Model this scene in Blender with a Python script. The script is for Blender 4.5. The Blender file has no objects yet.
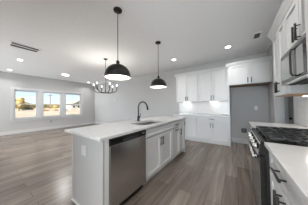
import bpy, bmesh, math, random
from mathutils import Vector, Matrix
random.seed(7)
S = bpy.context.scene
COL = S.collection
PI = math.pi

# ---------------------------------------------------------------- camera
F_PX, YAW, PITCH, ROLL, CAM_H = 120.43, 34.128, 1.584, -0.54, 1.236
def cam_axes():
    y, p, r = (math.radians(a) for a in (YAW, PITCH, ROLL))
    fw = Vector((-math.sin(y)*math.cos(p), math.cos(y)*math.cos(p), math.sin(p)))
    rt = Vector((math.cos(y), math.sin(y), 0)); up = rt.cross(fw)
    return rt*math.cos(r)+up*math.sin(r), -rt*math.sin(r)+up*math.cos(r), fw
_r, _u, _f = cam_axes()
cd = bpy.data.cameras.new('camera'); cam = bpy.data.objects.new('camera', cd); COL.objects.link(cam)
cd.sensor_width = 36; cd.sensor_fit = 'HORIZONTAL'; cd.lens = F_PX*36/308
cd.clip_start = .02; cd.clip_end = 1000
cam.matrix_world = Matrix(((_r.x, _u.x, -_f.x, 0), (_r.y, _u.y, -_f.y, 0), (_r.z, _u.z, -_f.z, CAM_H), (0, 0, 0, 1)))
S.camera = cam

# ---------------------------------------------------------------- world, sun, exposure
DOWN_W, PEND_W, CHAND_W, UNDER_W, FLUSH_W, SKY_UP, SKY_SUN, SUN_W = 3.4, 2.0, 2.3, .18, 17, 1.6, 19.0, .4
S.view_settings.view_transform = 'Standard'; S.view_settings.look = 'None'
S.view_settings.gamma = 1; S.view_settings.use_curve_mapping = False
S.view_settings.exposure = 1.05
W = bpy.data.worlds.new('sky'); S.world = W; W.use_nodes = True
nt = W.node_tree; nt.nodes.clear()
tc = nt.nodes.new('ShaderNodeTexCoord'); sep = nt.nodes.new('ShaderNodeSeparateXYZ')
rmp = nt.nodes.new('ShaderNodeValToRGB'); bg = nt.nodes.new('ShaderNodeBackground'); wo = nt.nodes.new('ShaderNodeOutputWorld')
nt.links.new(tc.outputs['Generated'], sep.inputs[0]); nt.links.new(sep.outputs['Z'], rmp.inputs[0])
nt.links.new(rmp.outputs[0], bg.inputs[0]); nt.links.new(bg.outputs[0], wo.inputs[0])
e = rmp.color_ramp.elements
e[0].position = 0; e[0].color = (.70, .76, .82, 1); e[1].position = .24; e[1].color = (.80, .685, .575, 1)
m_ = rmp.color_ramp.elements.new(.10); m_.color = (.50, .63, .79, 1)
SUN_DIR = Vector((-.45, .55, -.72)).normalized()      # direction the sunlight travels
vd = nt.nodes.new('ShaderNodeVectorMath'); vd.operation = 'DOT_PRODUCT'; vd.inputs[1].default_value = Vector((.1, -1, .2)).normalized()
nt.links.new(tc.outputs['Generated'], vd.inputs[0])
def mr(src, a, b, c, d):                               # smooth remap of one socket
    n = nt.nodes.new('ShaderNodeMapRange'); n.interpolation_type = 'SMOOTHSTEP'
    for i, v in enumerate((a, b, c, d)): n.inputs[i+1].default_value = v
    nt.links.new(src, n.inputs[0]); return n.outputs[0]
ad = nt.nodes.new('ShaderNodeMath'); ad.operation = 'ADD'
nt.links.new(mr(sep.outputs['Z'], .15, .7, 1.0, SKY_UP), ad.inputs[0])        # bright high overcast
nt.links.new(mr(vd.outputs['Value'], .35, 1.0, 0.0, SKY_SUN), ad.inputs[1])    # bright hazy sky low in the south
nt.links.new(ad.outputs[0], bg.inputs[1])
sl = bpy.data.lights.new('sun', 'SUN'); sl.energy = SUN_W; sl.angle = .01; sl.color = (1, .95, .86)
sun = bpy.data.objects.new('sun', sl); COL.objects.link(sun)
sun.rotation_euler = SUN_DIR.to_track_quat('-Z', 'Y').to_euler()

# ---------------------------------------------------------------- materials
def mat(name, col, rough=.5, metal=0, noise=0, nscale=8, emit=None, estr=0, bump=0, stretch=None, spec=None):
    m = bpy.data.materials.new(name); m.use_nodes = True
    t = m.node_tree; b = t.nodes['Principled BSDF']
    b.inputs['Base Color'].default_value = (*col, 1); b.inputs['Roughness'].default_value = rough
    b.inputs['Metallic'].default_value = metal
    if spec is not None: b.inputs['Specular IOR Level'].default_value = spec
    if emit: b.inputs['Emission Color'].default_value = (*emit, 1); b.inputs['Emission Strength'].default_value = estr
    if noise or bump:
        c = t.nodes.new('ShaderNodeTexCoord'); mp = t.nodes.new('ShaderNodeMapping'); n = t.nodes.new('ShaderNodeTexNoise')
        if stretch: mp.inputs['Scale'].default_value = stretch
        n.inputs['Scale'].default_value = nscale; n.inputs['Detail'].default_value = 4
        t.links.new(c.outputs['Object'], mp.inputs[0]); t.links.new(mp.outputs[0], n.inputs['Vector'])
        if noise:
            r = t.nodes.new('ShaderNodeValToRGB')
            r.color_ramp.elements[0].position = .3; r.color_ramp.elements[1].position = .7
            r.color_ramp.elements[0].color = (*[max(0, v*(1-noise)) for v in col], 1)
            r.color_ramp.elements[1].color = (*[min(1, v*(1+noise)) for v in col], 1)
            t.links.new(n.outputs['Fac'], r.inputs[0]); t.links.new(r.outputs[0], b.inputs['Base Color'])
        if bump:
            bp = t.nodes.new('ShaderNodeBump'); bp.inputs['Strength'].default_value = bump; bp.inputs['Distance'].default_value = .01
            t.links.new(n.outputs['Fac'], bp.inputs['Height']); t.links.new(bp.outputs[0], b.inputs['Normal'])
    return m
M = {}
M['wall'] = mat('wall_paint', (.445, .437, .427), .85, noise=.02, nscale=30)
M['ceil'] = mat('ceiling_paint', (.92, .92, .92), .9, noise=.02, nscale=30)
M['trim'] = mat('trim_paint', (.52, .52, .52), .45, noise=.01)
M['cab'] = mat('cabinet_paint', (.60, .60, .595), .4, noise=.01)
M['cab_shaded'] = mat('shaded_cabinet_paint', (.35, .35, .345), .5, noise=.01)  # cabinet paint darkened to put the island end's shade into the colour
M['quartz'] = mat('white_quartz', (.60, .60, .595), .16, noise=.03, nscale=14)
M['black'] = mat('matte_black_metal', (.012, .012, .012), .4, .3, noise=.1)
M['bronze'] = mat('dark_shade_metal', (.022, .021, .020), .34, .6, noise=.3, nscale=12)
M['steel'] = mat('brushed_steel', (.60, .60, .595), .24, 1, nscale=3.2, stretch=(1, 1.6, .12), bump=.35)
M['mwsteel'] = mat('microwave_steel', (.20, .20, .197), .5, .4, noise=.05)
M['steel_h'] = mat('polished_steel', (.62, .62, .61), .22, 1, noise=.04)
M['sinksteel'] = mat('sink_steel', (.14, .14, .135), .35, 1, noise=.05)
M['blackglass'] = mat('black_glass', (.012, .013, .014), .07, 0, noise=.05)
M['ovenglass'] = mat('oven_door_glass', (.10, .105, .11), .12, .2, noise=.05)
M['mwglass'] = mat('microwave_window_glass', (.24, .25, .235), .16, .7, noise=.05)
M['enamel'] = mat('black_enamel', (.010, .010, .010), .15, 0, noise=.1)
M['iron'] = mat('cast_iron', (.025, .025, .025), .28, .2, noise=.2, nscale=60, bump=.2)
M['wood'] = mat('unfinished_wood', (.42, .235, .12), .6, noise=.2, nscale=5, stretch=(2, 12, 12))
M['woodd'] = mat('brown_edge_wood', (.20, .125, .075), .6, noise=.2, nscale=5, stretch=(2, 12, 12))
M['white'] = mat('white_enamel', (.93, .93, .93), .4, noise=.01)
M['plate'] = mat('white_plastic', (.72, .72, .72), .4, noise=.01)
M['greyplate'] = mat('grey_plastic', (.10, .10, .10), .5, noise=.02)
M['panelplate'] = mat('panel_plate', (.50, .50, .50), .45, noise=.01)
M['keypad'] = mat('grey_keypad', (.34, .34, .34), .35, noise=.03)
M['dark'] = mat('dark_void', (.03, .03, .03), .8, noise=.05)
M['lamp'] = mat('lamp_diffuser', (.9, .9, .9), .5, noise=.01, emit=(1, .97, .92), estr=6)
M['bulb'] = mat('glowing_bulb', (.9, .9, .9), .5, noise=.01, emit=(1, .95, .88), estr=2.4)
M['ledstrip'] = mat('led_lens', (.9, .9, .9), .5, noise=.01, emit=(1, .93, .84), estr=5)
M['door'] = mat('door_paint', (.42, .42, .42), .5, noise=.01)
M['sand'] = mat('dry_sand', (.145, .137, .120), .95, noise=.28, nscale=.09)
M['grass'] = mat('dry_grass', (.16, .15, .07), .95, noise=.3, nscale=.4)
M['leafy'] = mat('yellow_leaves', (.24, .18, .07), .9, noise=.4, nscale=1.2)
M['leafg'] = mat('olive_leaves', (.12, .12, .06), .9, noise=.4, nscale=.8)
M['leafo'] = mat('orange_leaves', (.17, .13, .07), .9, noise=.4, nscale=.8)
M['bark'] = mat('bark', (.12, .09, .06), .9, noise=.3)
M['dirt'] = mat('red_dirt', (.17, .11, .08), .95, noise=.3, nscale=.6)
M['siding'] = mat('pale_siding', (.36, .36, .35), .8, noise=.05)
M['roof'] = mat('grey_green_roof', (.11, .125, .115), .9, noise=.15, nscale=3)
M['carpaint'] = mat('dark_car_paint', (.02, .025, .035), .25, .3, noise=.1)

def floor_mat():
    m = bpy.data.materials.new('vinyl_planks'); m.use_nodes = True
    t = m.node_tree; b = t.nodes['Principled BSDF']; L = t.links.new
    c = t.nodes.new('ShaderNodeTexCoord'); mp = t.nodes.new('ShaderNodeMapping')
    mp.inputs['Rotation'].default_value = (0, 0, PI/2)
    L(c.outputs['Object'], mp.inputs[0])
    br = t.nodes.new('ShaderNodeTexBrick')
    br.inputs['Scale'].default_value = 1; br.inputs['Brick Width'].default_value = 1.25; br.inputs['Row Height'].default_value = .18
    br.inputs['Mortar Size'].default_value = .0022; br.inputs['Mortar Smooth'].default_value = .2; br.offset = .37
    br.inputs['Color1'].default_value = (.135, .109, .091, 1); br.inputs['Color2'].default_value = (.22, .187, .161, 1)
    br.inputs['Mortar'].default_value = (.04, .033, .028, 1); br.inputs['Bias'].default_value = 0
    L(mp.outputs[0], br.inputs['Vector'])
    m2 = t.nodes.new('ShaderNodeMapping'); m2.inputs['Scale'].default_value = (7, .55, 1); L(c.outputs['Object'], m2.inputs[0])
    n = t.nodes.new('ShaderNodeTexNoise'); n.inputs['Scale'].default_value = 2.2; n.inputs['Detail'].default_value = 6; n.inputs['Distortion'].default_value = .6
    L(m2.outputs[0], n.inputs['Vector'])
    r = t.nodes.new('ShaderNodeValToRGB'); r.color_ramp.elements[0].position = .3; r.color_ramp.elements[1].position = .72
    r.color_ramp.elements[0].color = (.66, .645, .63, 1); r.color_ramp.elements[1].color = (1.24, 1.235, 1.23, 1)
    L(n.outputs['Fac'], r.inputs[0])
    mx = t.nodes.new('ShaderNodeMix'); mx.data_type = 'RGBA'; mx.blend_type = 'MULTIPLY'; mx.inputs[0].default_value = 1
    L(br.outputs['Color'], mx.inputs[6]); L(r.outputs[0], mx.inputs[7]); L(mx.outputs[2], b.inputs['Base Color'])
    b.inputs['Roughness'].default_value = .27
    return m
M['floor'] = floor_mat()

def tile_mat(name, axis):
    m = bpy.data.materials.new(name); m.use_nodes = True
    t = m.node_tree; b = t.nodes['Principled BSDF']; L = t.links.new
    c = t.nodes.new('ShaderNodeTexCoord'); mp = t.nodes.new('ShaderNodeMapping')
    mp.inputs['Rotation'].default_value = (PI/2, 0, 0) if axis == 'x' else (PI/2, 0, PI/2)
    sp = t.nodes.new('ShaderNodeSeparateXYZ'); cb = t.nodes.new('ShaderNodeCombineXYZ')
    L(c.outputs['Object'], sp.inputs[0]); L(sp.outputs['X' if axis == 'x' else 'Y'], cb.inputs[0]); L(sp.outputs['Z'], cb.inputs[1])
    br = t.nodes.new('ShaderNodeTexBrick'); br.inputs['Scale'].default_value = 1
    br.inputs['Brick Width'].default_value = .20; br.inputs['Row Height'].default_value = .10; br.inputs['Mortar Size'].default_value = .002
    br.inputs['Color1'].default_value = (.60, .595, .585, 1); br.inputs['Color2'].default_value = (.64, .635, .62, 1); br.inputs['Mortar'].default_value = (.48, .47, .455, 1)
    L(cb.outputs[0], br.inputs['Vector']); L(br.outputs['Color'], b.inputs['Base Color'])
    b.inputs['Roughness'].default_value = .22
    return m
M['tile_x'] = tile_mat('white_tile_back', 'x'); M['tile_y'] = tile_mat('white_tile_side', 'y')

def glass_mat():
    m = bpy.data.materials.new('window_glass'); m.use_nodes = True
    t = m.node_tree; t.nodes.clear()
    o = t.nodes.new('ShaderNodeOutputMaterial'); mx = t.nodes.new('ShaderNodeMixShader')
    tr = t.nodes.new('ShaderNodeBsdfTransparent'); gl = t.nodes.new('ShaderNodeBsdfGlossy'); fr = t.nodes.new('ShaderNodeFresnel')
    fr.inputs[0].default_value = 1.3; gl.inputs['Roughness'].default_value = .02
    tr.inputs[0].default_value = (.86, .87, .87, 1)
    t.links.new(fr.outputs[0], mx.inputs[0]); t.links.new(tr.outputs[0], mx.inputs[1]); t.links.new(gl.outputs[0], mx.inputs[2])
    t.links.new(mx.outputs[0], o.inputs[0])
    return m
M['glass'] = glass_mat()

# ---------------------------------------------------------------- mesh helpers
class MB:
    def __init__(s): s.b = bmesh.new()
    def box(s, x0, x1, y0, y1, z0, z1):
        v = [s.b.verts.new((x, y, z)) for z in (z0, z1) for x, y in ((x0, y0), (x1, y0), (x1, y1), (x0, y1))]
        for f in ((3, 2, 1, 0), (4, 5, 6, 7), (0, 1, 5, 4), (1, 2, 6, 5), (2, 3, 7, 6), (3, 0, 4, 7)):
            s.b.faces.new([v[i] for i in f])
        return s
    def prism(s, prof, a, b2, axis='x'):
        # extrude a 2D profile along an axis; profile is (p,q) in the remaining two axes in order
        def P(t, p, q): return {'x': (t, p, q), 'y': (p, t, q), 'z': (p, q, t)}[axis]
        A = [s.b.verts.new(P(a, *c)) for c in prof]; B = [s.b.verts.new(P(b2, *c)) for c in prof]; n = len(prof)
        s.b.faces.new(A[::-1]); s.b.faces.new(B)
        for i in range(n): s.b.faces.new((A[i], A[(i+1) % n], B[(i+1) % n], B[i]))
        return s
    def tube(s, pts, r, seg=10, radii=None):
        pts = [Vector(p) for p in pts]; rings = []; up = None
        for i, p in enumerate(pts):
            d = (pts[min(i+1, len(pts)-1)]-pts[max(i-1, 0)]).normalized()
            if up is None: up = d.orthogonal().normalized()
            else: up = (up-d*up.dot(d)).normalized()
            q = d.cross(up); rr = radii[i] if radii else r
            rings.append([s.b.verts.new(p+(up*math.cos(2*PI*k/seg)+q*math.sin(2*PI*k/seg))*rr) for k in range(seg)])
        for a, c in zip(rings, rings[1:]):
            for k in range(seg): s.b.faces.new((a[k], a[(k+1) % seg], c[(k+1) % seg], c[k]))
        s.b.faces.new(rings[0][::-1]); s.b.faces.new(rings[-1])
        return s
    def lathe(s, prof, c=(0, 0, 0), seg=32, cap=False):
        rings = []
        for r, z in prof:
            if r < 1e-6: rings.append([s.b.verts.new((c[0], c[1], c[2]+z))])
            else: rings.append([s.b.verts.new((c[0]+r*math.cos(2*PI*k/seg), c[1]+r*math.sin(2*PI*k/seg), c[2]+z)) for k in range(seg)])
        for a, d in zip(rings, rings[1:]):
            for k in range(seg):
                k2 = (k+1) % seg
                f = [a[k % len(a)], a[k2 % len(a)], d[k2 % len(d)], d[k % len(d)]]
                u = []
                for v in f:
                    if v not in u: u.append(v)
                if len(u) > 2: s.b.faces.new(u)
        return s
    def ball(s, c, r, sub=2, jit=0, sc=(1, 1, 1)):
        o = bmesh.ops.create_icosphere(s.b, subdivisions=sub, radius=r)
        for v in o['verts']:
            k = 1+random.uniform(-jit, jit)
            v.co = Vector((v.co.x*sc[0]*k+c[0], v.co.y*sc[1]*k+c[1], v.co.z*sc[2]*k+c[2]))
        return s
    def build(s, name, m, parent=None, loc=None, smooth=False, bevel=0):
        bmesh.ops.recalc_face_normals(s.b, faces=s.b.faces)
        me = bpy.data.meshes.new(name); s.b.to_mesh(me); s.b.free(); me.materials.append(m)
        if smooth:
            for p in me.polygons: p.use_smooth = True
        o = bpy.data.objects.new(name, me); COL.objects.link(o)
        if parent: o.parent = parent
        if loc: o.location = loc
        if bevel:
            bv = o.modifiers.new('bevel', 'BEVEL'); bv.width = bevel; bv.segments = 2; bv.limit_method = 'ANGLE'
        return o
def tag(o, label, cat, group=None, kind=None):
    o['label'] = label; o['category'] = cat
    if group: o['group'] = group
    if kind: o['kind'] = kind
    return o
def thing(name, label, cat, loc=(0, 0, 0), rz=0, group=None):
    o = bpy.data.objects.new(name, None); COL.objects.link(o); o.empty_display_size = .1
    o.location = loc; o.rotation_euler = (0, 0, rz)
    return tag(o, label, cat, group)
def struct(name, mb, m, parent=None, **k):
    o = mb.build(name, m, parent, **k); o['kind'] = 'structure'; return o
def dup(root, loc, rz=0, label=None):
    r = root.copy(); COL.objects.link(r); r.location = loc; r.rotation_euler = (0, 0, rz)
    if label: r['label'] = label
    for ch in list(root.children):
        c = ch.copy(); COL.objects.link(c); c.parent = r
        for g in list(ch.children):
            d = g.copy(); COL.objects.link(d); d.parent = c
    return r
def rrect(x0, x1, y0, y1, r, n=5):
    out = []
    for cx, cy, a in ((x1-r, y1-r, 0), (x0+r, y1-r, 90), (x0+r, y0+r, 180), (x1-r, y0+r, 270)):
        for k in range(n+1):
            t = math.radians(a+90*k/n); out.append((cx+r*math.cos(t), cy+r*math.sin(t)))
    return out

# ---------------------------------------------------------------- room shell
XL, YB, ZC = -8.511, 4.844, 2.824         # window wall, far wall, ceiling
XR, YF = .845, -4.0                       # range wall, wall behind the camera
YEND = 3.14                               # end of the range wall
XH = 2.2
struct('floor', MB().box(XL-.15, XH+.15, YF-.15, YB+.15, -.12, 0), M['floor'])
struct('ceiling', MB().box(XL-.15, XH+.15, YF-.15, YB+.15, ZC, ZC+.15), M['ceil'])
WINS = [(.965, 1.795), (1.965, 2.805), (3.005, 3.915)]; WZ0, WZ1 = .69, 2.06
w = MB()
ys = [YF, -3.5, -.3]+[v for ab in WINS for v in ab]+[YB+.15]
for i in range(0, len(ys), 2): w.box(XL-.15, XL, ys[i], ys[i+1], 0, ZC)
for a, b_ in WINS: w.box(XL-.15, XL, a, b_, 0, WZ0).box(XL-.15, XL, a, b_, WZ1, ZC)
w.box(XL-.15, XL, -3.5, -.3, 2.3, ZC)
struct('wall_left', w, M['wall'])
struct('wall_back', MB().box(XL, .805, YB, YB+.15, 0, ZC), M['wall'])
struct('wall_right', MB().box(XR, XR+.14, YF, YEND, 0, ZC), M['wall'])
struct('wall_niche', MB().box(.806, 1.0, 4.22, YB+.15, 0, ZC), M['wall'])
struct('wall_hall', MB().box(1.0, 1.045, 4.25, 4.40, 0, ZC).box(1.045, 1.865, 4.25, 4.40, 2.06, ZC).box(1.865, XH, 4.25, 4.40, 0, ZC), M['wall'])
struct('wall_pantry', MB().box(XH, XH+.15, YF, 4.40, 0, ZC), M['wall'])
# wall behind the camera: openings added to let daylight in
struct('wall_front', MB().box(XL-.15, -7.6, YF-.15, YF, 0, ZC).box(-4.3, -1.0, YF-.15, YF, 0, ZC).box(.75, XH+.15, YF-.15, YF, 0, ZC).box(-7.6, -4.3, YF-.15, YF, 2.3, ZC).box(-1.0, .75, YF-.15, YF, 2.3, ZC), M['wall'])
struct('wall_light_blocker', MB().box(-1.14, -1.02, YF, -.7, 0, ZC), M['wall'])  # unseen wall added to keep the door's daylight off the island end
kd = bpy.data.objects.new('added_door_2', None); COL.objects.link(kd); kd['kind'] = 'structure'; kd.location = (-.125, YF-.07, 0)  # unseen glass door, added to send daylight down the kitchen aisle
f = MB()
for x in (-.835, 0, .835): f.box(x-.04, x+.04, -.03, .03, 0, 2.3)
f.box(-.795, .795, -.03, .03, 0, .1).box(-.795, .795, -.03, .03, 2.2, 2.3)
f.build('door_frame', M['trim'], kd)
for x in (-.4175, .4175): MB().box(x-.3775, x+.3775, -.006, .006, .1, 2.2).build('pane', M['glass'], kd)
pl_ = bpy.data.objects.new('window_5', None); COL.objects.link(pl_); pl_['kind'] = 'structure'; pl_.location = (XL-.07, -1.9, 0); pl_.rotation_euler = (0, 0, PI/2)  # unseen window, added so daylight reaches the right-hand cabinets
f = MB()
for x in (-1.55, 0, 1.55): f.box(x-.05, x+.05, -.04, .04, 0, 2.3)
f.box(-1.5, 1.5, -.04, .04, 0, .08).box(-1.5, 1.5, -.04, .04, 2.22, 2.3)
f.build('window_frame', M['trim'], pl_)
for x in (-.775, .775): MB().box(x-.725, x+.725, -.006, .006, .08, 2.22).build('pane', M['glass'], pl_)
pw = bpy.data.objects.new('window_4', None); COL.objects.link(pw); pw['kind'] = 'structure'; pw.location = (-5.95, YF-.07, 0)  # unseen patio glazing, added to let sky light into the room
f = MB()
for x in (-1.6, -.55, .50, 1.6): f.box(x-.05, x+.05, -.04, .04, 0, 2.3)
f.box(-1.55, 1.55, -.04, .04, 0, .08).box(-1.55, 1.55, -.04, .04, 2.22, 2.3)
f.build('window_frame', M['trim'], pw)
for x in (-1.075, -.025, 1.05): MB().box(x-.475, x+.475, -.006, .006, .08, 2.22).build('pane', M['glass'], pw)

def window(n, a, b_):
    o = bpy.data.objects.new('window_%d' % n, None); COL.objects.link(o); o['kind'] = 'structure'
    o.location = (XL-.08, (a+b_)/2, WZ0)
    h = WZ1-WZ0; w2 = (b_-a)/2
    fr = MB()
    fr.box(-.07, .075, -w2, -w2+.03, 0, h).box(-.07, .075, w2-.03, w2, 0, h).box(-.07, .075, -w2+.03, w2-.03, 0, .03).box(-.07, .075, -w2+.03, w2-.03, h-.03, h)
    fr.build('window_frame', M['trim'], o)
    for nm, z0, z1, dx in (('lower_sash', .03, h/2+.02, .012), ('upper_sash', h/2-.02, h-.03, -.03)):
        sb = MB(); t = .032; y0, y1 = -w2+.03, w2-.03
        sb.box(dx, dx+.035, y0, y0+t, z0, z1).box(dx, dx+.035, y1-t, y1, z0, z1).box(dx, dx+.035, y0+t, y1-t, z0, z0+t).box(dx, dx+.035, y0+t, y1-t, z1-t, z1)
        sh = sb.build(nm, M['trim'], o)
        MB().box(dx+.014, dx+.020, y0+t, y1-t, z0+t, z1-t).build('pane', M['glass'], sh)
    MB().box(.047, .062, -.03, .03, h/2+.02, h/2+.035).build('sash_lock', M['plate'], o)
for i, (a, b_) in enumerate(WINS): window(i+1, a, b_)
c = MB(); y0, y1 = WINS[0][0], WINS[-1][1]
c.box(XL, XL+.02, y0-.10, y0, WZ0-.0, WZ1+.11).box(XL, XL+.02, y1, y1+.10, WZ0, WZ1+.11)
c.box(XL, XL+.02, y0, y1, WZ1, WZ1+.11)
for i in (0, 1): c.box(XL, XL+.02, WINS[i][1], WINS[i+1][0], WZ0, WZ1)
struct('trim_1', c, M['trim'])
struct('trim_2', MB().box(XL, XL+.06, y0-.13, y1+.13, WZ0-.035, WZ0).box(XL, XL+.018, y0-.10, y1+.10, WZ0-.13, WZ0-.035), M['trim'])
bbp = [(0, 0), (.016, 0), (.016, .115), (.008, .14), (0, .14)]
struct('baseboard_left', MB().prism([(XL+p, q) for p, q in bbp], -.28, YB, 'y'), M['trim'])
struct('baseboard_back', MB().prism([(YB-p, q) for p, q in bbp], XL, -1.97, 'x'), M['trim'])
struct('baseboard_niche', MB().prism([(YB-p, q) for p, q in bbp], -.138, .80, 'x'), M['trim'])
struct('baseboard_hall', MB().box(2.06, 2.19, 4.234, 4.25, 0, .14), M['trim'])
struct('baseboard_front', MB().prism([(YF+p, q) for p, q in bbp], -4.25, -1.16, 'x'), M['trim'])
# pantry door with its casing
struct('trim_3', MB().box(.995, 1.05, 4.228, 4.25, 0, 2.12).box(1.86, 1.93, 4.228, 4.25, 0, 2.12).box(1.05, 1.86, 4.228, 4.25, 2.05, 2.12), M['trim'])
d = MB(); d.box(1.05, 1.86, 4.29, 4.325, .008, 2.05)
for z0, z1 in ((.2, .95), (1.1, 1.9)):
    d.box(1.17, 1.74, 4.283, 4.29, z0, z0+.02).box(1.17, 1.74, 4.283, 4.29, z1-.02, z1).box(1.17, 1.19, 4.283, 4.29, z0, z1).box(1.72, 1.74, 4.283, 4.29, z0, z1)
dr = struct('door_1', d, M['door'])
MB().tube([(1.085, 4.29, .90), (1.085, 4.25, .90)], .012).ball((1.085, 4.235, .90), .03).build('door_handle', M['black'], dr, smooth=True)

# ---------------------------------------------------------------- cabinets
T = .03   # thickness of door and drawer fronts
def shaker(mb, x0, x1, z0, z1, rail=.058):
    # overlay front: y 0..T, recessed panel
    g = .005; x0 += g; x1 -= g; z0 += g; z1 -= g
    mb.box(x0, x0+rail, 0, T, z0, z1).box(x1-rail, x1, 0, T, z0, z1)
    mb.box(x0+rail, x1-rail, 0, T, z0, z0+rail).box(x0+rail, x1-rail, 0, T, z1-rail, z1)
    mb.box(x0+rail, x1-rail, .016, T, z0+rail, z1-rail)
def slab(mb, x0, x1, z0, z1):
    g = .005; mb.box(x0+g, x1-g, 0, T, z0+g, z1-g)
def pull(parent, x, z, vert, L=.15):
    mb = MB(); h = L/2
    if vert:
        mb.tube([(x, -.034, z-h), (x, -.034, z+h)], .008)
        for s in (-1, 1): mb.tube([(x, -.034, z+s*h*.72), (x, .0, z+s*h*.72)], .0055)
    else:
        mb.tube([(x-h, -.034, z), (x+h, -.034, z)], .008)
        for s in (-1, 1): mb.tube([(x+s*h*.72, -.034, z), (x+s*h*.72, .0, z)], .0055)
    mb.build('pull_handle', M['black'], parent, smooth=True)
def front(root, kind, x0, x1, z0, z1, p=None, L=.15):
    mb = MB()
    if kind == 'door': shaker(mb, x0, x1, z0, z1)
    else: slab(mb, x0, x1, z0, z1) if z1-z0 < .13 else shaker(mb, x0, x1, z0, z1, .045)
    o = mb.build(kind, M['cab'], root, bevel=.0015)
    if p: pull(o, p[1], p[2], p[0] == 'v', L)
    return o
def base_cab(name, label, loc, rz, w, depth, fronts, top=.885):
    r = thing(name, label, 'cabinet', loc, rz)
    MB().box(0, w, T, depth, .10, top).build('body', M['cab'], r)
    MB().box(.0, w, .075, depth-.02, 0, .10).build('toe_kick', M['cab'], r)
    for a in fronts: front(r, *a)
    return r
def upper_cab(name, label, loc, rz, w, depth, z0, z1, fronts, crown=(1, 1), ctop=.075, under=None, ret=None):
    r = thing(name, label, 'cabinet', loc, rz)
    MB().box(0, w, T, depth, z0, z1).build('body', M['cab'], r)
    if under: MB().box(.006, w-.006, .022, depth-.004, z0-.006, z0).build('bottom_panel', M[under], r)['label'] = 'brown wood underside'
    pr = [(.02, z1-.025), (-.004, z1-.025), (-.018, z1+.01), (-.045, z1+ctop-.018), (-.045, z1+ctop), (.02, z1+ctop)]
    e0, e1 = (-.045 if crown[0] else 0), (w+.045 if crown[1] else w)
    mb = MB().prism(pr, e0, e1, 'x')
    for on, s0, s1 in ((crown[0], -.045, 0), (crown[1], w, w+.045)):
        if on: mb.box(s0, s1, .02, ret or depth, z1+ctop-.02, z1+ctop).prism([(s0 if s0 < 0 else s1, z1+ctop-.018), (0 if s0 < 0 else w, z1-.02), (0 if s0 < 0 else w, z1+ctop-.018)], .02, ret or depth, 'y')
    mb.box(0, w, .02, depth, z1, z1+ctop-.03).build('crown_molding', M['cab'], r)
    for a in fronts: front(r, *a)
    return r

# --- back wall run
def two_door_base(w, L=.15):
    h = w/2
    return [('drawer', .004, w-.004, .715, .872, ('h', h, .795), L), ('door', .004, h, .105, .705, ('v', h-.038, .60)), ('door', h, w-.004, .105, .705, ('v', h+.038, .60))]
base_cab('base_cabinet', 'white two-door base cabinet on the back wall partly hidden behind the island', (-1.98, 4.214, 0), 0, .868, .628, two_door_base(.87))
base_cab('base_cabinet', 'white base cabinet on the back wall with one wide drawer beside the refrigerator space', (-1.11, 4.214, 0), 0, .928, .628, two_door_base(.93))
def two_door_upper(w, z0, z1, pz, gap=.038):
    h = w/2
    return [('door', .004, h, z0, z1, ('v', h-gap, pz)), ('door', h, w-.004, z0, z1, ('v', h+gap, pz))]
upper_cab('wall_cabinet', 'tall white wall cabinet on the back wall, the one nearer the living room', (-1.98, 4.514, 0), 0, .86, .33, 1.37, 2.415, two_door_upper(.86, 1.372, 2.40, 1.50), (1, 0))
upper_cab('wall_cabinet', 'tall white wall cabinet on the back wall next to the over-refrigerator cabinet', (-1.12, 4.514, 0), 0, .938, .33, 1.37, 2.415, two_door_upper(.938, 1.372, 2.40, 1.50), (0, 0))
fc = upper_cab('refrigerator_cabinet', 'deep white two-door cabinet over the empty refrigerator space with tall side panel', (-.18, 4.225, 0), 0, .98, .616, 1.825, 2.405,
    [('door', .035, .51, 1.828, 2.39, ('v', .472, 1.93)), ('door', .51, .976, 1.828, 2.39, ('v', .548, 1.93))], (1, 0), under='woodd', ret=.235)
MB().box(0, .034, .0, .616, 0, 1.825).build('side_panel', M['cab'], fc)
MB().box(.986, 1.165, -.03, -.007, 0, 2.405).build('filler_panel', M['cab'], fc)
struct_bs = MB().box(-1.98, -.182, 4.832, 4.842, .917, 1.368).build('backsplash', M['tile_x'])
tag(struct_bs, 'white tile backsplash on the back wall between counter and tall wall cabinets', 'backsplash')
ct = MB().box(-2.0, -.182, 4.204, 4.834, .885, .915).build('countertop', M['quartz'], bevel=.003)
tag(ct, 'white quartz countertop running along the back wall under the tile', 'countertop')
for x, y, z, rz, lb, gp in ((-1.60, 4.70, 1.355, 0, 'slim under-cabinet light glowing beneath the wall cabinet nearer the living room', 'under-cabinet lights on the back wall'),
                    (-.63, 4.70, 1.355, 0, 'slim under-cabinet light glowing beneath the wall cabinet nearer the refrigerator space', 'under-cabinet lights on the back wall'),
                    (.775, 2.34, 1.341, PI/2, 'slim under-cabinet light beneath the wall cabinet beyond the microwave', 'under-cabinet lights on the range wall'),
                    (.66, .95, 1.341, PI/2, 'slim under-cabinet light beneath the deep wall cabinet at the right edge', 'under-cabinet lights on the range wall')):
    r = thing('under_cabinet_light', lb, 'light', (x, y, z), rz, gp)
    MB().box(-.14, .14, -.03, .03, .004, .015).build('housing', M['plate'], r)
    MB().box(-.13, .13, -.024, .024, 0, .004).build('lens', M['ledstrip'], r)
    l = bpy.data.lights.new('glow', 'AREA'); l.shape = 'RECTANGLE'; l.size = .24; l.size_y = .04; l.energy = UNDER_W*(2.2 if rz and y > 2 else 1); l.color = (1, .93, .85)
    lo = bpy.data.objects.new('glow', l); COL.objects.link(lo); lo.parent = r; lo.location = (0, 0, -.004)

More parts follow.
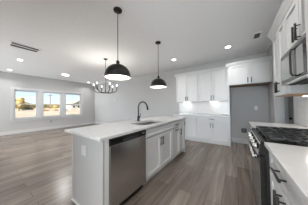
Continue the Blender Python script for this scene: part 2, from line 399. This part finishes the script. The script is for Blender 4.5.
# --- island (fronts face the range): local x -> +Y
IX = -1.146; D = .64
dw = thing('dishwasher', 'stainless dishwasher with black control strip built into the near end of the island', 'dishwasher', (IX, .815, 0), PI/2)
MB().box(.005, .628, .03, .60, .10, .875).build('tub', M['greyplate'], dw)
MB().box(.004, .629, -.012, .03, .105, .800).build('door_panel', M['steel'], dw, bevel=.004)['label'] = 'brushed stainless door'
cp = MB().prism([(.03, .803), (-.014, .803), (-.018, .83), (-.018, .874), (.03, .874)], .004, .629, 'x').build('control_strip', M['enamel'], dw, bevel=.003)
MB().box(.18, .45, -.0205, -.017, .812, .84).build('pocket_handle', M['dark'], cp)
MB().box(.53, .60, -.0195, -.017, .835, .855).build('display', M['steel_h'], cp)
MB().box(.004, .629, .055, .075, 0, .10).build('toe_panel', M['black'], dw)
base_cab('sink_cabinet', 'white island cabinet under the sink with false front and two doors', (IX, 1.455, 0), PI/2, .92, D,
    [('drawer', .004, .916, .735, .872), ('door', .004, .46, .105, .728, ('v', .46-.035, .60)), ('door', .46, .916, .105, .728, ('v', .46+.035, .60))], .66)
base_cab('pull_out_cabinet', 'white island cabinet with a drawer and door both opened by horizontal black pulls', (IX, 2.375, 0), PI/2, .40, D,
    [('drawer', .004, .396, .735, .872, ('h', .2, .805)), ('door', .004, .396, .105, .728, ('h', .2, .68))])
base_cab('narrow_cabinet', 'narrow white single-door cabinet at the far end of the island', (IX, 2.775, 0), PI/2, .35, D,
    [('door', .004, .346, .105, .872, ('v', .04, .60))])
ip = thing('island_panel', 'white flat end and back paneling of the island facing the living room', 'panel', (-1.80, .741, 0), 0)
MB().box(0, .654, 0, .02, 0, .885).build('end_panel', M['cab_shaded'], ip)
MB().box(-.02, .0, 0, 2.42, 0, .885).build('back_panel', M['cab_shaded'], ip)
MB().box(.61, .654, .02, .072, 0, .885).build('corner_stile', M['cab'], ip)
MB().box(0, .654, 2.385, 2.42, 0, .885).build('far_panel', M['cab_shaded'], ip)
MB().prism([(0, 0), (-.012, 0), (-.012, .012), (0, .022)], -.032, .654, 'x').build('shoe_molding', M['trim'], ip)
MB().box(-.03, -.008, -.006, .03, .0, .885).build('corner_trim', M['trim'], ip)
# island top with the sink cut-out
SX0, SX1, SY0, SY1 = -1.62, -1.25, 1.57, 2.20
def top_with_hole(x0, x1, y0, y1, z0, z1, hole):
    mb = MB(); b = mb.b
    loops = [[(x0, y0), (x1, y0), (x1, y1), (x0, y1)], hole]
    L = [[[b.verts.new((x, y, z)) for x, y in lp] for lp in loops] for z in (z1, z0)]
    for lv in L:
        ed = []
        for lp in lv:
            for i in range(len(lp)): ed.append(b.edges.new((lp[i], lp[(i+1) % len(lp)])))
        bmesh.ops.triangle_fill(b, edges=ed, use_beauty=True)
    for k in (0, 1):
        n = len(loops[k])
        for i in range(n): b.faces.new((L[0][k][i], L[0][k][(i+1) % n], L[1][k][(i+1) % n], L[1][k][i]))
    return mb
it = top_with_hole(-1.994, -1.125, .700, 3.199, .885, .915, rrect(SX0, SX1, SY0, SY1, .07)).build('countertop', M['quartz'])
tag(it, 'long white quartz island countertop with a sink cut into it', 'countertop')
sk = thing('sink', 'stainless undermount sink set into the island countertop', 'sink', ((SX0+SX1)/2, (SY0+SY1)/2, .885))
hx, hy = (SX1-SX0)/2, (SY1-SY0)/2
sb = MB(); rings = []
for ox, z, rr in ((.02, 0, .07), (-.004, 0, .07), (-.008, -.17, .07), (-.03, -.195, .06), (-.10, -.20, .05)):
    rings.append([sb.b.verts.new((x, y, z-.001)) for x, y in rrect(-hx-ox, hx+ox, -hy-ox, hy+ox, rr)])
for a, c2 in zip(rings, rings[1:]):
    for k in range(len(a)): sb.b.faces.new((a[k], a[(k+1) % len(a)], c2[(k+1) % len(a)], c2[k]))
sb.b.faces.new(rings[-1])
sb.build('basin', M['sinksteel'], sk, smooth=True)
MB().lathe([(0, .004), (.04, .004), (.045, 0)], (0, 0, -.2)).build('drain', M['steel_h'], sk)
fa = thing('faucet', 'matte black gooseneck kitchen faucet standing behind the island sink', 'faucet', (-1.76, 1.985, .915))
MB().lathe([(0, 0), (.034, 0), (.034, .012), (.025, .02), (.025, .10), (.016, .115), (0, .115)]).build('base', M['black'], fa, smooth=True)
pts = [(0, 0, .06), (0, 0, .285)]
for k in range(1, 13):
    t = PI-PI*k/12*.9; pts.append((.122+.122*math.cos(t), 0, .285+.122*math.sin(t)))
MB().tube(pts, .0135, 12).build('spout', M['black'], fa, smooth=True)
ex = pts[-1]
MB().tube([ex, (ex[0]+.022, 0, ex[2]-.085)], .019, 12).build('spray_head', M['black'], fa, smooth=True)
MB().tube([(0, .0, .06), (0, .045, .065), (.0, .065, .12), (0, .075, .16)], .009, 8, [.012, .011, .008, .006]).build('lever', M['black'], fa, smooth=True)

# --- range wall (fronts face the island): local x -> -Y
CX = .225
base_cab('base_cabinet', 'white cabinet beside the range with a wide drawer over two doors', (CX, 1.408, 0), -PI/2, .73, .615,
    [('drawer', .004, .726, .715, .872, ('h', .365, .805), .17), ('door', .004, .365, .105, .705, ('v', .33, .60), .18), ('door', .365, .726, .105, .705, ('v', .40, .60), .18)])
base_cab('base_cabinet', 'white cabinet nearest the camera under the right-hand countertop', (CX, .676, 0), -PI/2, .90, .615, two_door_base(.90, .2))
ct2 = MB().box(.197, XR, -.24, 1.410, .885, .915).build('countertop', M['quartz'], bevel=.003)
tag(ct2, 'wide white quartz countertop in the near right corner beside the range', 'countertop')
base_cab('base_cabinet', 'white cabinet on the far side of the range', (CX, 2.90, 0), -PI/2, .72, .615, two_door_base(.72))
ct3 = MB().box(.197, XR, 2.178, 2.925, .885, .915).build('countertop', M['quartz'], bevel=.003)
tag(ct3, 'short strip of white countertop beyond the black cooktop', 'countertop')
bs2 = MB().box(XR-.011, XR-.002, -.24, 2.93, .917, 1.352).build('backsplash', M['tile_y'])
tag(bs2, 'white tile backsplash on the right wall behind the range', 'backsplash')
# gas range
RY0, RY1 = 1.413, 2.173; RW = RY1-RY0
rg = thing('gas_range', 'stainless gas range with black cooktop standing between the right-hand counters', 'range', (.178, RY1, 0), -PI/2)
MB().box(.002, RW-.002,   .03, .655, .06, .895).build('body', M['black'], rg)
MB().box(.0, RW, .0, .655, .895, .918).build('cooktop', M['enamel'], rg, bevel=.004)['label'] = 'black enamel cooktop'
MB().prism([(.03, .79), (-.022, .80), (-.005, .9), (.03, .9)], .0, RW, 'x').build('control_panel', M['enamel'], rg)
MB().prism([(-.0225, .795), (-.0225, .81), (-.018, .825), (-.024, .825), (-.028, .797)], 0, RW, 'x').build('panel_bezel', M['mwsteel'], rg)
MB().prism([(-.012, .893), (.0, .9), (.03, .904), (.03, .897)], 0, RW, 'x').build('front_trim', M['steel_h'], rg)
for k in range(5):
    x = .09+k*(RW-.18)/4
    MB().tube([(x, -.012, .85), (x, -.032, .847), (x, -.052, .844)], .021, 16, [.030, .026, .022]).build('knob', M['steel_h'], rg, smooth=True)
od = MB().box(.004, RW-.004, -.012, .03, .235, .785)
od = od.build('oven_door', M['enamel'], rg, bevel=.003)
MB().box(.008, RW-.008, -.017, -.011, .24, .70).build('oven_window', M['ovenglass'], od)
MB().tube([(.05, -.046, .755), (RW-.05, -.046, .755)], .013, 12).tube([(.08, -.046, .755), (.08, -.01, .755)], .011).tube([(RW-.08, -.046, .755), (RW-.08, -.01, .755)], .011).build('door_handle', M['steel_h'], od, smooth=True)
MB().box(.004, RW-.004, -.012, .03, .075, .228).build('storage_drawer', M['enamel'], rg, bevel=.003)
for x in (.05, RW-.05):
    for y in (.08, .6): MB().lathe([(0, 0), (.02, 0), (.02, .06), (0, .06)], (x, y, 0), 12).build('foot', M['black'], rg)
for k in range(3):
    g = MB(); x0 = .02+k*(RW-.04)/3+.004; x1 = .02+(k+1)*(RW-.04)/3-.004; t = .007; z0, z1 = .936, .953
    y0, y1 = .045, .63
    g.box(x0, x0+2*t, y0, y1, z0, z1).box(x1-2*t, x1, y0, y1, z0, z1).box(x0, x1, y0, y0+2*t, z0, z1).box(x0, x1, y1-2*t, y1, z0, z1)
    xm = (x0+x1)/2; g.box(xm-t, xm+t, y0, y1, z0, z1+.004)
    for q in (.2, .35, .5, .65, .8):
        yy = y0+(y1-y0)*q; g.box(x0, x1, yy-t, yy+t, z0, z1+.004)
    for xx in (x0+t, x1-t):
        for yy in (y0+t, y1-t, (y0+y1)/2): g.box(xx-t, xx+t, yy-t, yy+t, .918, z0)
    g.build('grate', M['iron'], rg)
for x, y in ((.15, .19), (.15, .49), (RW/2, .34), (RW-.15, .19), (RW-.15, .49)):
    MB().lathe([(0, .016), (.032, .016), (.036, .010), (.045, .008), (.047, 0), (0, 0)], (x, y, .918), 20).build('burner', M['black'], rg, smooth=True)
MB().box(0, RW, .627, .655, .918, .930).build('rear_trim', M['steel_h'], rg)

# upper run on the range wall
UX = .505; UD = XR-UX; UZ1 = 2.305
upper_cab('wall_cabinet', 'white two-door wall cabinet beyond the microwave on the right wall', (UX, 2.64, 0), -PI/2, .578, UD, 1.362, UZ1, two_door_upper(.578, 1.364, UZ1-.015, 1.475), (1, 0), under='wood')
upper_cab('wall_cabinet', 'short white cabinet with two doors and black pulls above the microwave', (UX, 2.06, 0), -PI/2, .672, UD, 1.80, UZ1, [('door', .004, .385, 1.803, UZ1-.015, ('v', .353, 1.91)), ('door', .385, .668, 1.803, UZ1-.015, ('v', .417, 1.91))], (0, 0))
upper_cab('wall_cabinet', 'deeper white wall cabinet at the right edge on the camera side of the microwave', (.447, 1.384, 0), -PI/2, .86, XR-.447, 1.362, UZ1, two_door_upper(.86, 1.364, UZ1-.015, 1.475), (1, 0), under='wood')
# microwave
MW = .664; mwz0, mwz1 = 1.47, 1.796
mw = thing('microwave', 'stainless over-the-range microwave mounted under the short cabinet', 'microwave', (.462, 2.056, mwz0), -PI/2)
mh = mwz1-mwz0
MB().box(0, MW, .03, XR-.462-.002, 0, mh).build('housing', M['mwsteel'], mw)
md = MB().box(.0, MW, .0, .028, .004, mh).build('door', M['mwsteel'], mw, bevel=.003)
MB().box(.03, .38, -.003, .001, .035, mh-.055).build('window', M['mwglass'], md)
MB().box(.41, MW-.004, -.003, .001, .012, mh-.035).build('control_panel', M['blackglass'], md)['label'] = 'black glass control panel'
MB().box(.455, .585, -.0045, -.003, .03, mh-.06).build('keypad', M['keypad'], md, bevel=.001)
MB().tube([(.43, .0, .03), (.43, -.025, .034), (.43, -.034, .06), (.43, -.034, mh-.085), (.43, -.025, mh-.055), (.43, 0, mh-.05)], .008, 10).build('handle', M['black'], md, smooth=True)
MB().box(.01, MW-.01, .03, .37, -.008, -.001).build('underside', M['mwsteel'], mw)
v = MB()
for k in range(4): v.box(.03, MW-.03, .055+k*.075, .105+k*.075, -.014, -.007)
v.build('underside_vent', M['dark'], mw)
MB().box(0, MW, -.004, .028, -.012, -.001).build('vent_lip', M['steel_h'], mw)

# ---------------------------------------------------------------- electrical plates
def plate(name, label, loc, rz, m='plate', w=.075, h=.118, sock=True):
    r = thing(name, label, 'outlet' if name == 'outlet' else name, loc, rz)
    MB().box(-w/2, w/2, -.006, 0, -h/2, h/2).build('cover_plate', M[m], r, bevel=.0015)
    if sock:
        for z in (-.022, .022): MB().box(-.016, .016, -.008, -.006, z-.013, z+.013).build('receptacle', M['plate' if m == 'greyplate' else m], r)
    else: MB().box(-w*.3, w*.3, -.012, -.006, -h*.25, h*.25).build('display', M['greyplate'], r)
    return r
plate('outlet', 'white double outlet plate on the end panel of the island', (-1.525, .7395, .705), 0, 'panelplate', w=.118)
plate('outlet', 'white outlet plate high on the grey wall of the refrigerator space', (.517, YB, 1.139), 0)
plate('outlet', 'dark outlet low on the window wall under the middle window', (XL, 2.356, .424), PI/2, 'greyplate')
plate('thermostat', 'small white thermostat on the far wall beyond the chandelier', (-6.33, YB, 1.60), 0, w=.11, h=.11, sock=False)
wb = thing('water_valve_box', 'small dark water supply box low in the refrigerator space', 'valve box', (.20, YB, .416))
MB().box(-.07, .07, -.012, 0, -.07, .07).build('box_frame', M['greyplate'], wb)
MB().tube([(0, -.012, -.02), (0, -.045, -.02), (0, -.05, .03)], .011).build('valve', M['steel_h'], wb, smooth=True)

# ---------------------------------------------------------------- ceiling: downlights, vents
def downlight(label, x, y, first=[]):
    if first:
        return dup(first[0], (x, y, ZC), 0, label)
    r = thing('recessed_light', label, 'ceiling light', (x, y, ZC), 0, 'recessed ceiling lights')
    MB().lathe([(.062, -.003), (.066, -.006), (.085, -.005), (.09, 0), (.062, 0)], seg=28).build('trim_ring', M['white'], r, smooth=True)
    MB().lathe([(0, -.003), (.063, -.003), (.063, 0)], seg=28).build('diffuser', M['lamp'], r)
    l = bpy.data.lights.new('glow', 'AREA'); l.shape = 'DISK'; l.size = .12; l.energy = DOWN_W; l.spread = math.radians(128); l.color = (1, .985, .965)
    lo = bpy.data.objects.new('glow', l); COL.objects.link(lo); lo.parent = r; lo.location = (0, 0, -.008)
    first.append(r); return r
for lb, x, y in (('recessed light in the ceiling in front of the over-refrigerator cabinet', -.137, 3.83),
                 ('recessed light in the ceiling in front of the tall back wall cabinets', -1.738, 3.81),
                 ('recessed light in the living room ceiling nearest the vent grille', -5.985, .80),
                 ('recessed light near the left edge close to the window wall', -7.943, .78),
                 ('recessed light in the far corner of the ceiling beyond the chandelier', -8.0, 4.12),
                 ('added recessed fill light in the kitchen ceiling above the range aisle', -.1, 1.75),  # this and the next: out-of-view lamps added to brighten the kitchen
                 ('added recessed fill light in the kitchen ceiling behind the camera', -.1, -.3),
                 ('added recessed fill light behind the camera over the island end', -1.9, -1.2),  # last three: unseen lamps added for even light in the room
                 ('added recessed fill light behind the camera over the living room', -4.2, -1.9),
                 ('added recessed fill light behind the camera near the window wall', -6.8, -1.9)):
    downlight(lb, x, y)
def flush(label, x, y, first=[]):
    if first: return dup(first[0], (x, y, ZC), 0, label)
    r = thing('flush_light', label, 'ceiling light', (x, y, ZC), 0, 'round flush ceiling lights')
    MB().lathe([(0, -.02), (.15, -.02), (.16, 0)]).build('base', M['greyplate'], r)
    MB().lathe([(0, -.05), (.08, -.047), (.125, -.035), (.14, -.02)], seg=32).build('diffuser', M['lamp'], r, smooth=True)
    l = bpy.data.lights.new('glow', 'AREA'); l.shape = 'DISK'; l.size = .22; l.energy = FLUSH_W; l.color = (1, .985, .965)
    lo = bpy.data.objects.new('glow', l); COL.objects.link(lo); lo.parent = r; lo.location = (0, 0, -.055)
    first.append(r); return r
flush('round flush ceiling light near the middle window', -6.92, 2.444)
flush('added round flush fill light behind the camera in the living room', -5.2, -1.6)  # unseen lamp added to lift the ambient light
flush('added round flush fill light behind the camera beside the kitchen', -.2, -1.5)  # another unseen lamp, added to light the kitchen side
def vent(label, x, y, wx, wy, rows):
    r = thing('ceiling_vent', label, 'vent', (x, y, ZC))
    hx, hy, t = wx/2, wy/2, (.042 if rows == 2 else .028)
    MB().box(-hx+.01, hx-.01, -hy+.01, hy-.01, -.002, 0).build('backing', M['dark'], r)
    fr = MB().box(-hx, hx, -hy, -hy+t, -.012, 0).box(-hx, hx, hy-t, hy, -.012, 0).box(-hx, -hx+t, -hy+t, hy-t, -.012, 0).box(hx-t, hx, -hy+t, hy-t, -.012, 0)
    if rows == 2: fr.box(-.022, .022, -hy+t, hy-t, -.012, 0)
    fr.build('frame', M['white'], r)
    sl_ = MB(); n = 8
    for k in range(n):
        xx = -hx+t+(k+.5)*(wx-2*t)/n; sl_.prism([(xx-.004, -.003), (xx+.002, -.009), (xx+.004, -.009), (xx-.002, -.003)], -hy+t, hy-t, 'y')
    sl_.build('slats', M['greyplate'], r)
vent('long white return air grille in the living room ceiling', -4.59, .705, .37, .58, 2)
vent('small white ceiling register near the right wall cabinets', .44, 3.58, .16, .30, 1)

# ---------------------------------------------------------------- pendants and chandelier
def pendant(label, x, y, proto=[]):
    if proto: return dup(proto[0], (x, y, ZC), 0, label)
    r = thing('pendant_light', label, 'pendant light', (x, y, ZC), 0, 'pendants over the island')
    MB().lathe([(0, -.03), (.05, -.03), (.068, -.018), (.07, 0), (0, 0)]).build('canopy', M['bronze'], r, smooth=True)
    zr = 1.70-ZC   # rim
    MB().tube([(0, 0, -.02), (0, 0, zr+.29)], .0055, 8).build('stem', M['black'], r, smooth=True)
    MB().lathe([(0, .285), (.012, .285), (.014, .27), (.03, .265), (.03, .25), (.026, .247), (.026, .225), (.034, .222), (.036, .205), (0, .205)], (0, 0, zr), 24).build('neck', M['bronze'], r, smooth=True)
    prof = [(.03, .214)]+[(.202*math.sin(a)**.86, .018+.196*math.cos(a)) for a in [math.radians(q) for q in range(16, 91, 6)]]+[(.203, 0)]
    MB().lathe(prof+[(.199, 0)], (0, 0, zr), 40).build('shade', M['bronze'], r, smooth=True)
    inner = [(.199, .001)]+[(.197*math.sin(a)**.86, .014+.192*math.cos(a)) for a in [math.radians(q) for q in range(90, 9, -8)]]+[(0, .206)]
    MB().lathe(inner, (0, 0, zr), 40).build('shade_lining', M['white'], r, smooth=True)['label'] = 'white inside of the shade'
    MB().lathe([(0, .05), (.02, .055), (.032, .08), (.03, .105), (.016, .14), (.014, .2), (0, .2)], (0, 0, zr), 20).build('bulb', M['bulb'], r, smooth=True)
    l = bpy.data.lights.new('glow', 'POINT'); l.energy = PEND_W; l.shadow_soft_size = .04; l.color = (1, .95, .88)
    lo = bpy.data.objects.new('glow', l); COL.objects.link(lo); lo.parent = r; lo.location = (0, 0, zr+.035)
    proto.append(r); return r
pendant('dark dome pendant light over the near end of the island', -1.575, 1.283)
pendant('dark dome pendant light over the far end of the island', -1.575, 2.53)
ch = thing('chandelier', 'black six-arm candle chandelier hanging in the dining area', 'chandelier', (-3.583, 2.407, ZC))
MB().lathe([(0, -.025), (.05, -.025), (.065, -.01), (.065, 0), (0, 0)]).build('canopy', M['black'], ch, smooth=True)
zb = 1.68-ZC
MB().tube([(0, 0, -.02), (0, 0, zb+.02)], .007, 8).build('stem', M['black'], ch, smooth=True)
MB().lathe([(0, -.02), (.012, -.018), (.024, 0), (.018, .03), (.022, .06), (0, .07)], (0, 0, zb), 16).build('hub', M['black'], ch, smooth=True)
for k in range(6):
    a = math.radians(34+12+60*k); ca, sa = math.cos(a), math.sin(a); R_ = .365
    P = lambda q, z: (q*ca, q*sa, z)
    ar = MB().tube([P(.015, zb+.005), P(.18, zb+.002), P(.28, zb+.025), P(.335, zb+.06), P(R_-.006, zb+.10), P(R_, zb+.135)], .012, 8).build('arm', M['black'], ch, smooth=True)
    MB().lathe([(0, 0), (.022, 0), (.024, .008), (.015, .012), (.015, .105), (0, .105)], P(R_, zb+.13), 14).build('candle_sleeve', M['black'], ar, smooth=True)
    MB().lathe([(0, 0), (.012, .002), (.015, .02), (.014, .036), (.006, .062), (0, .068)], P(R_, zb+.235), 14).build('bulb', M['bulb'], ar, smooth=True)
    l = bpy.data.lights.new('glow', 'POINT'); l.energy = CHAND_W; l.shadow_soft_size = .03; l.color = (1, .95, .88)
    lo = bpy.data.objects.new('glow', l); COL.objects.link(lo); lo.parent = ar; lo.location = P(R_, zb+.36)

# ---------------------------------------------------------------- outside the windows
GZ = -.35
struct('ground', MB().box(-420, XL-.15, -160, 320, GZ-.2, GZ), M['sand'])
g1 = MB().box(-168, -115, -40, 160, GZ, GZ+.05).build('grass', M['grass']); tag(g1, 'strip of dry grass across the far edge of the sandy lot', 'grass', kind='stuff')
def tree(label, x, y, h, wd, m, trunk=.25):
    r = thing('tree', label, 'tree', (x, y, GZ), 0, 'trees beyond the sandy lot')
    MB().tube([(0, 0, 0), (0, 0, h*trunk+.8)], .12*h/5, 8, [.04*h, .025*h]).build('trunk', M['bark'], r)
    c = MB()
    for k in range(16):
        t = random.uniform(0, 2*PI); q = random.uniform(0, .6)*wd/2; z = h*(trunk+(1-trunk)*random.uniform(.12, .85))
        c.ball((q*math.cos(t), q*math.sin(t), z), wd*random.uniform(.16, .27), 2, .22, (1, 1, .8))
    c.build('crown', m, r)
def pos(px, py_far):   # a place outside along a viewing column, at a given distance to the west
    x = px; d = _f+_r*((x-154)/F_PX)
    t = -py_far/d.x
    return d.x*t, d.y*t
x, y = pos(19, 70); tree('tall yellow autumn tree seen through the window nearest the left edge', x, y, 5.2, 4.6, M['leafy'])
x, y = pos(23.5, 75); tree('low olive tree right of the yellow tree outside', x, y, 4.2, 5, M['leafg'])
for i, px in enumerate((12, 16, 27, 30.5, 34, 38, 44, 47.5, 52, 55.5, 59, 63, 79, 83)):
    x, y = pos(px, (172, 195, 218)[i % 3]+random.uniform(-2, 4)); hh = random.uniform(4, 5.5)
    tree('small distant tree %s in the line beyond the lot' % (['at its near end', 'behind the tall yellow tree', 'between the yellow and olive trees', 'seen above the dark car', 'right of the dark car', 'behind the first mullion', 'at the start of the middle window', 'left of the utility pole', 'behind the utility pole', 'right of the utility pole', 'at the end of the middle window', 'behind the second window mullion', 'right of the grey-roofed house', 'at its far end'][i]),
         x, y, hh, hh*1.35, M[('leafg', 'leafy', 'leafg', 'leafo')[i % 4]], .1)
# utility pole
x, y = pos(50.2, 80)
up = thing('utility_pole', 'wooden utility pole standing outside the middle window', 'pole', (x, y, GZ))
MB().tube([(0, 0, 0), (0, 0, 8.2)], .16, 8).build('post', M['bark'], up)
MB().box(-.08, .08, -1.0, 1.0, 7.4, 7.6).build('crossarm', M['bark'], up)
# house with grey roof
x, y = pos(75, 95)
hs = thing('house', 'pale house with grey roof outside the right-hand window', 'house', (x, y, GZ), math.radians(8))
MB().box(-4, 4, -5, 5, 0, 2.9).build('walls', M['siding'], hs)
MB().prism([(-5.6, 2.8), (5.6, 2.8), (0, 5.6)], -4.5, 4.5, 'x').build('roof', M['roof'], hs)
for yy in (-3, 0, 3): MB().box(4.0, 4.06, yy-.6, yy+.6, .9, 2.2).build('window', M['blackglass'], hs)
# car
x, y = pos(27.5, 85)
cr = thing('car', 'small dark car parked on the sandy lot', 'car', (x, y, GZ), PI/2+.5)
MB().prism([(-2.1, .35), (2.1, .35), (2.15, .75), (1.3, .95), (.7, 1.42), (-1.0, 1.45), (-1.7, .98), (-2.15, .9)], -.85, .85, 'y').build('body', M['carpaint'], cr)
for xx in (-1.3, 1.35):
    for yy in (-.8, .8): MB().tube([(xx, yy-.1, .33), (xx, yy+.1, .33)], .33, 16).build('wheel', M['black'], cr)
# dirt mounds
for px, lb in ((44, 'low mound of red dirt in front of the utility pole'), (54.5, 'low mound of red dirt right of the utility pole'), (64, 'low mound of red dirt near the second window mullion')):
    x, y = pos(px, 60)
    mb = MB().ball((0, 0, 0), 1, 3, .07, (1.1, 1.5, .75))
    bmesh.ops.bisect_plane(mb.b, geom=mb.b.verts[:]+mb.b.edges[:]+mb.b.faces[:], plane_co=(0, 0, 0), plane_no=(0, 0, -1), clear_outer=True)
    o = mb.build('dirt_mound', M['dirt'], loc=(x, y, GZ)); tag(o, lb, 'dirt mound', 'dirt mounds on the lot')
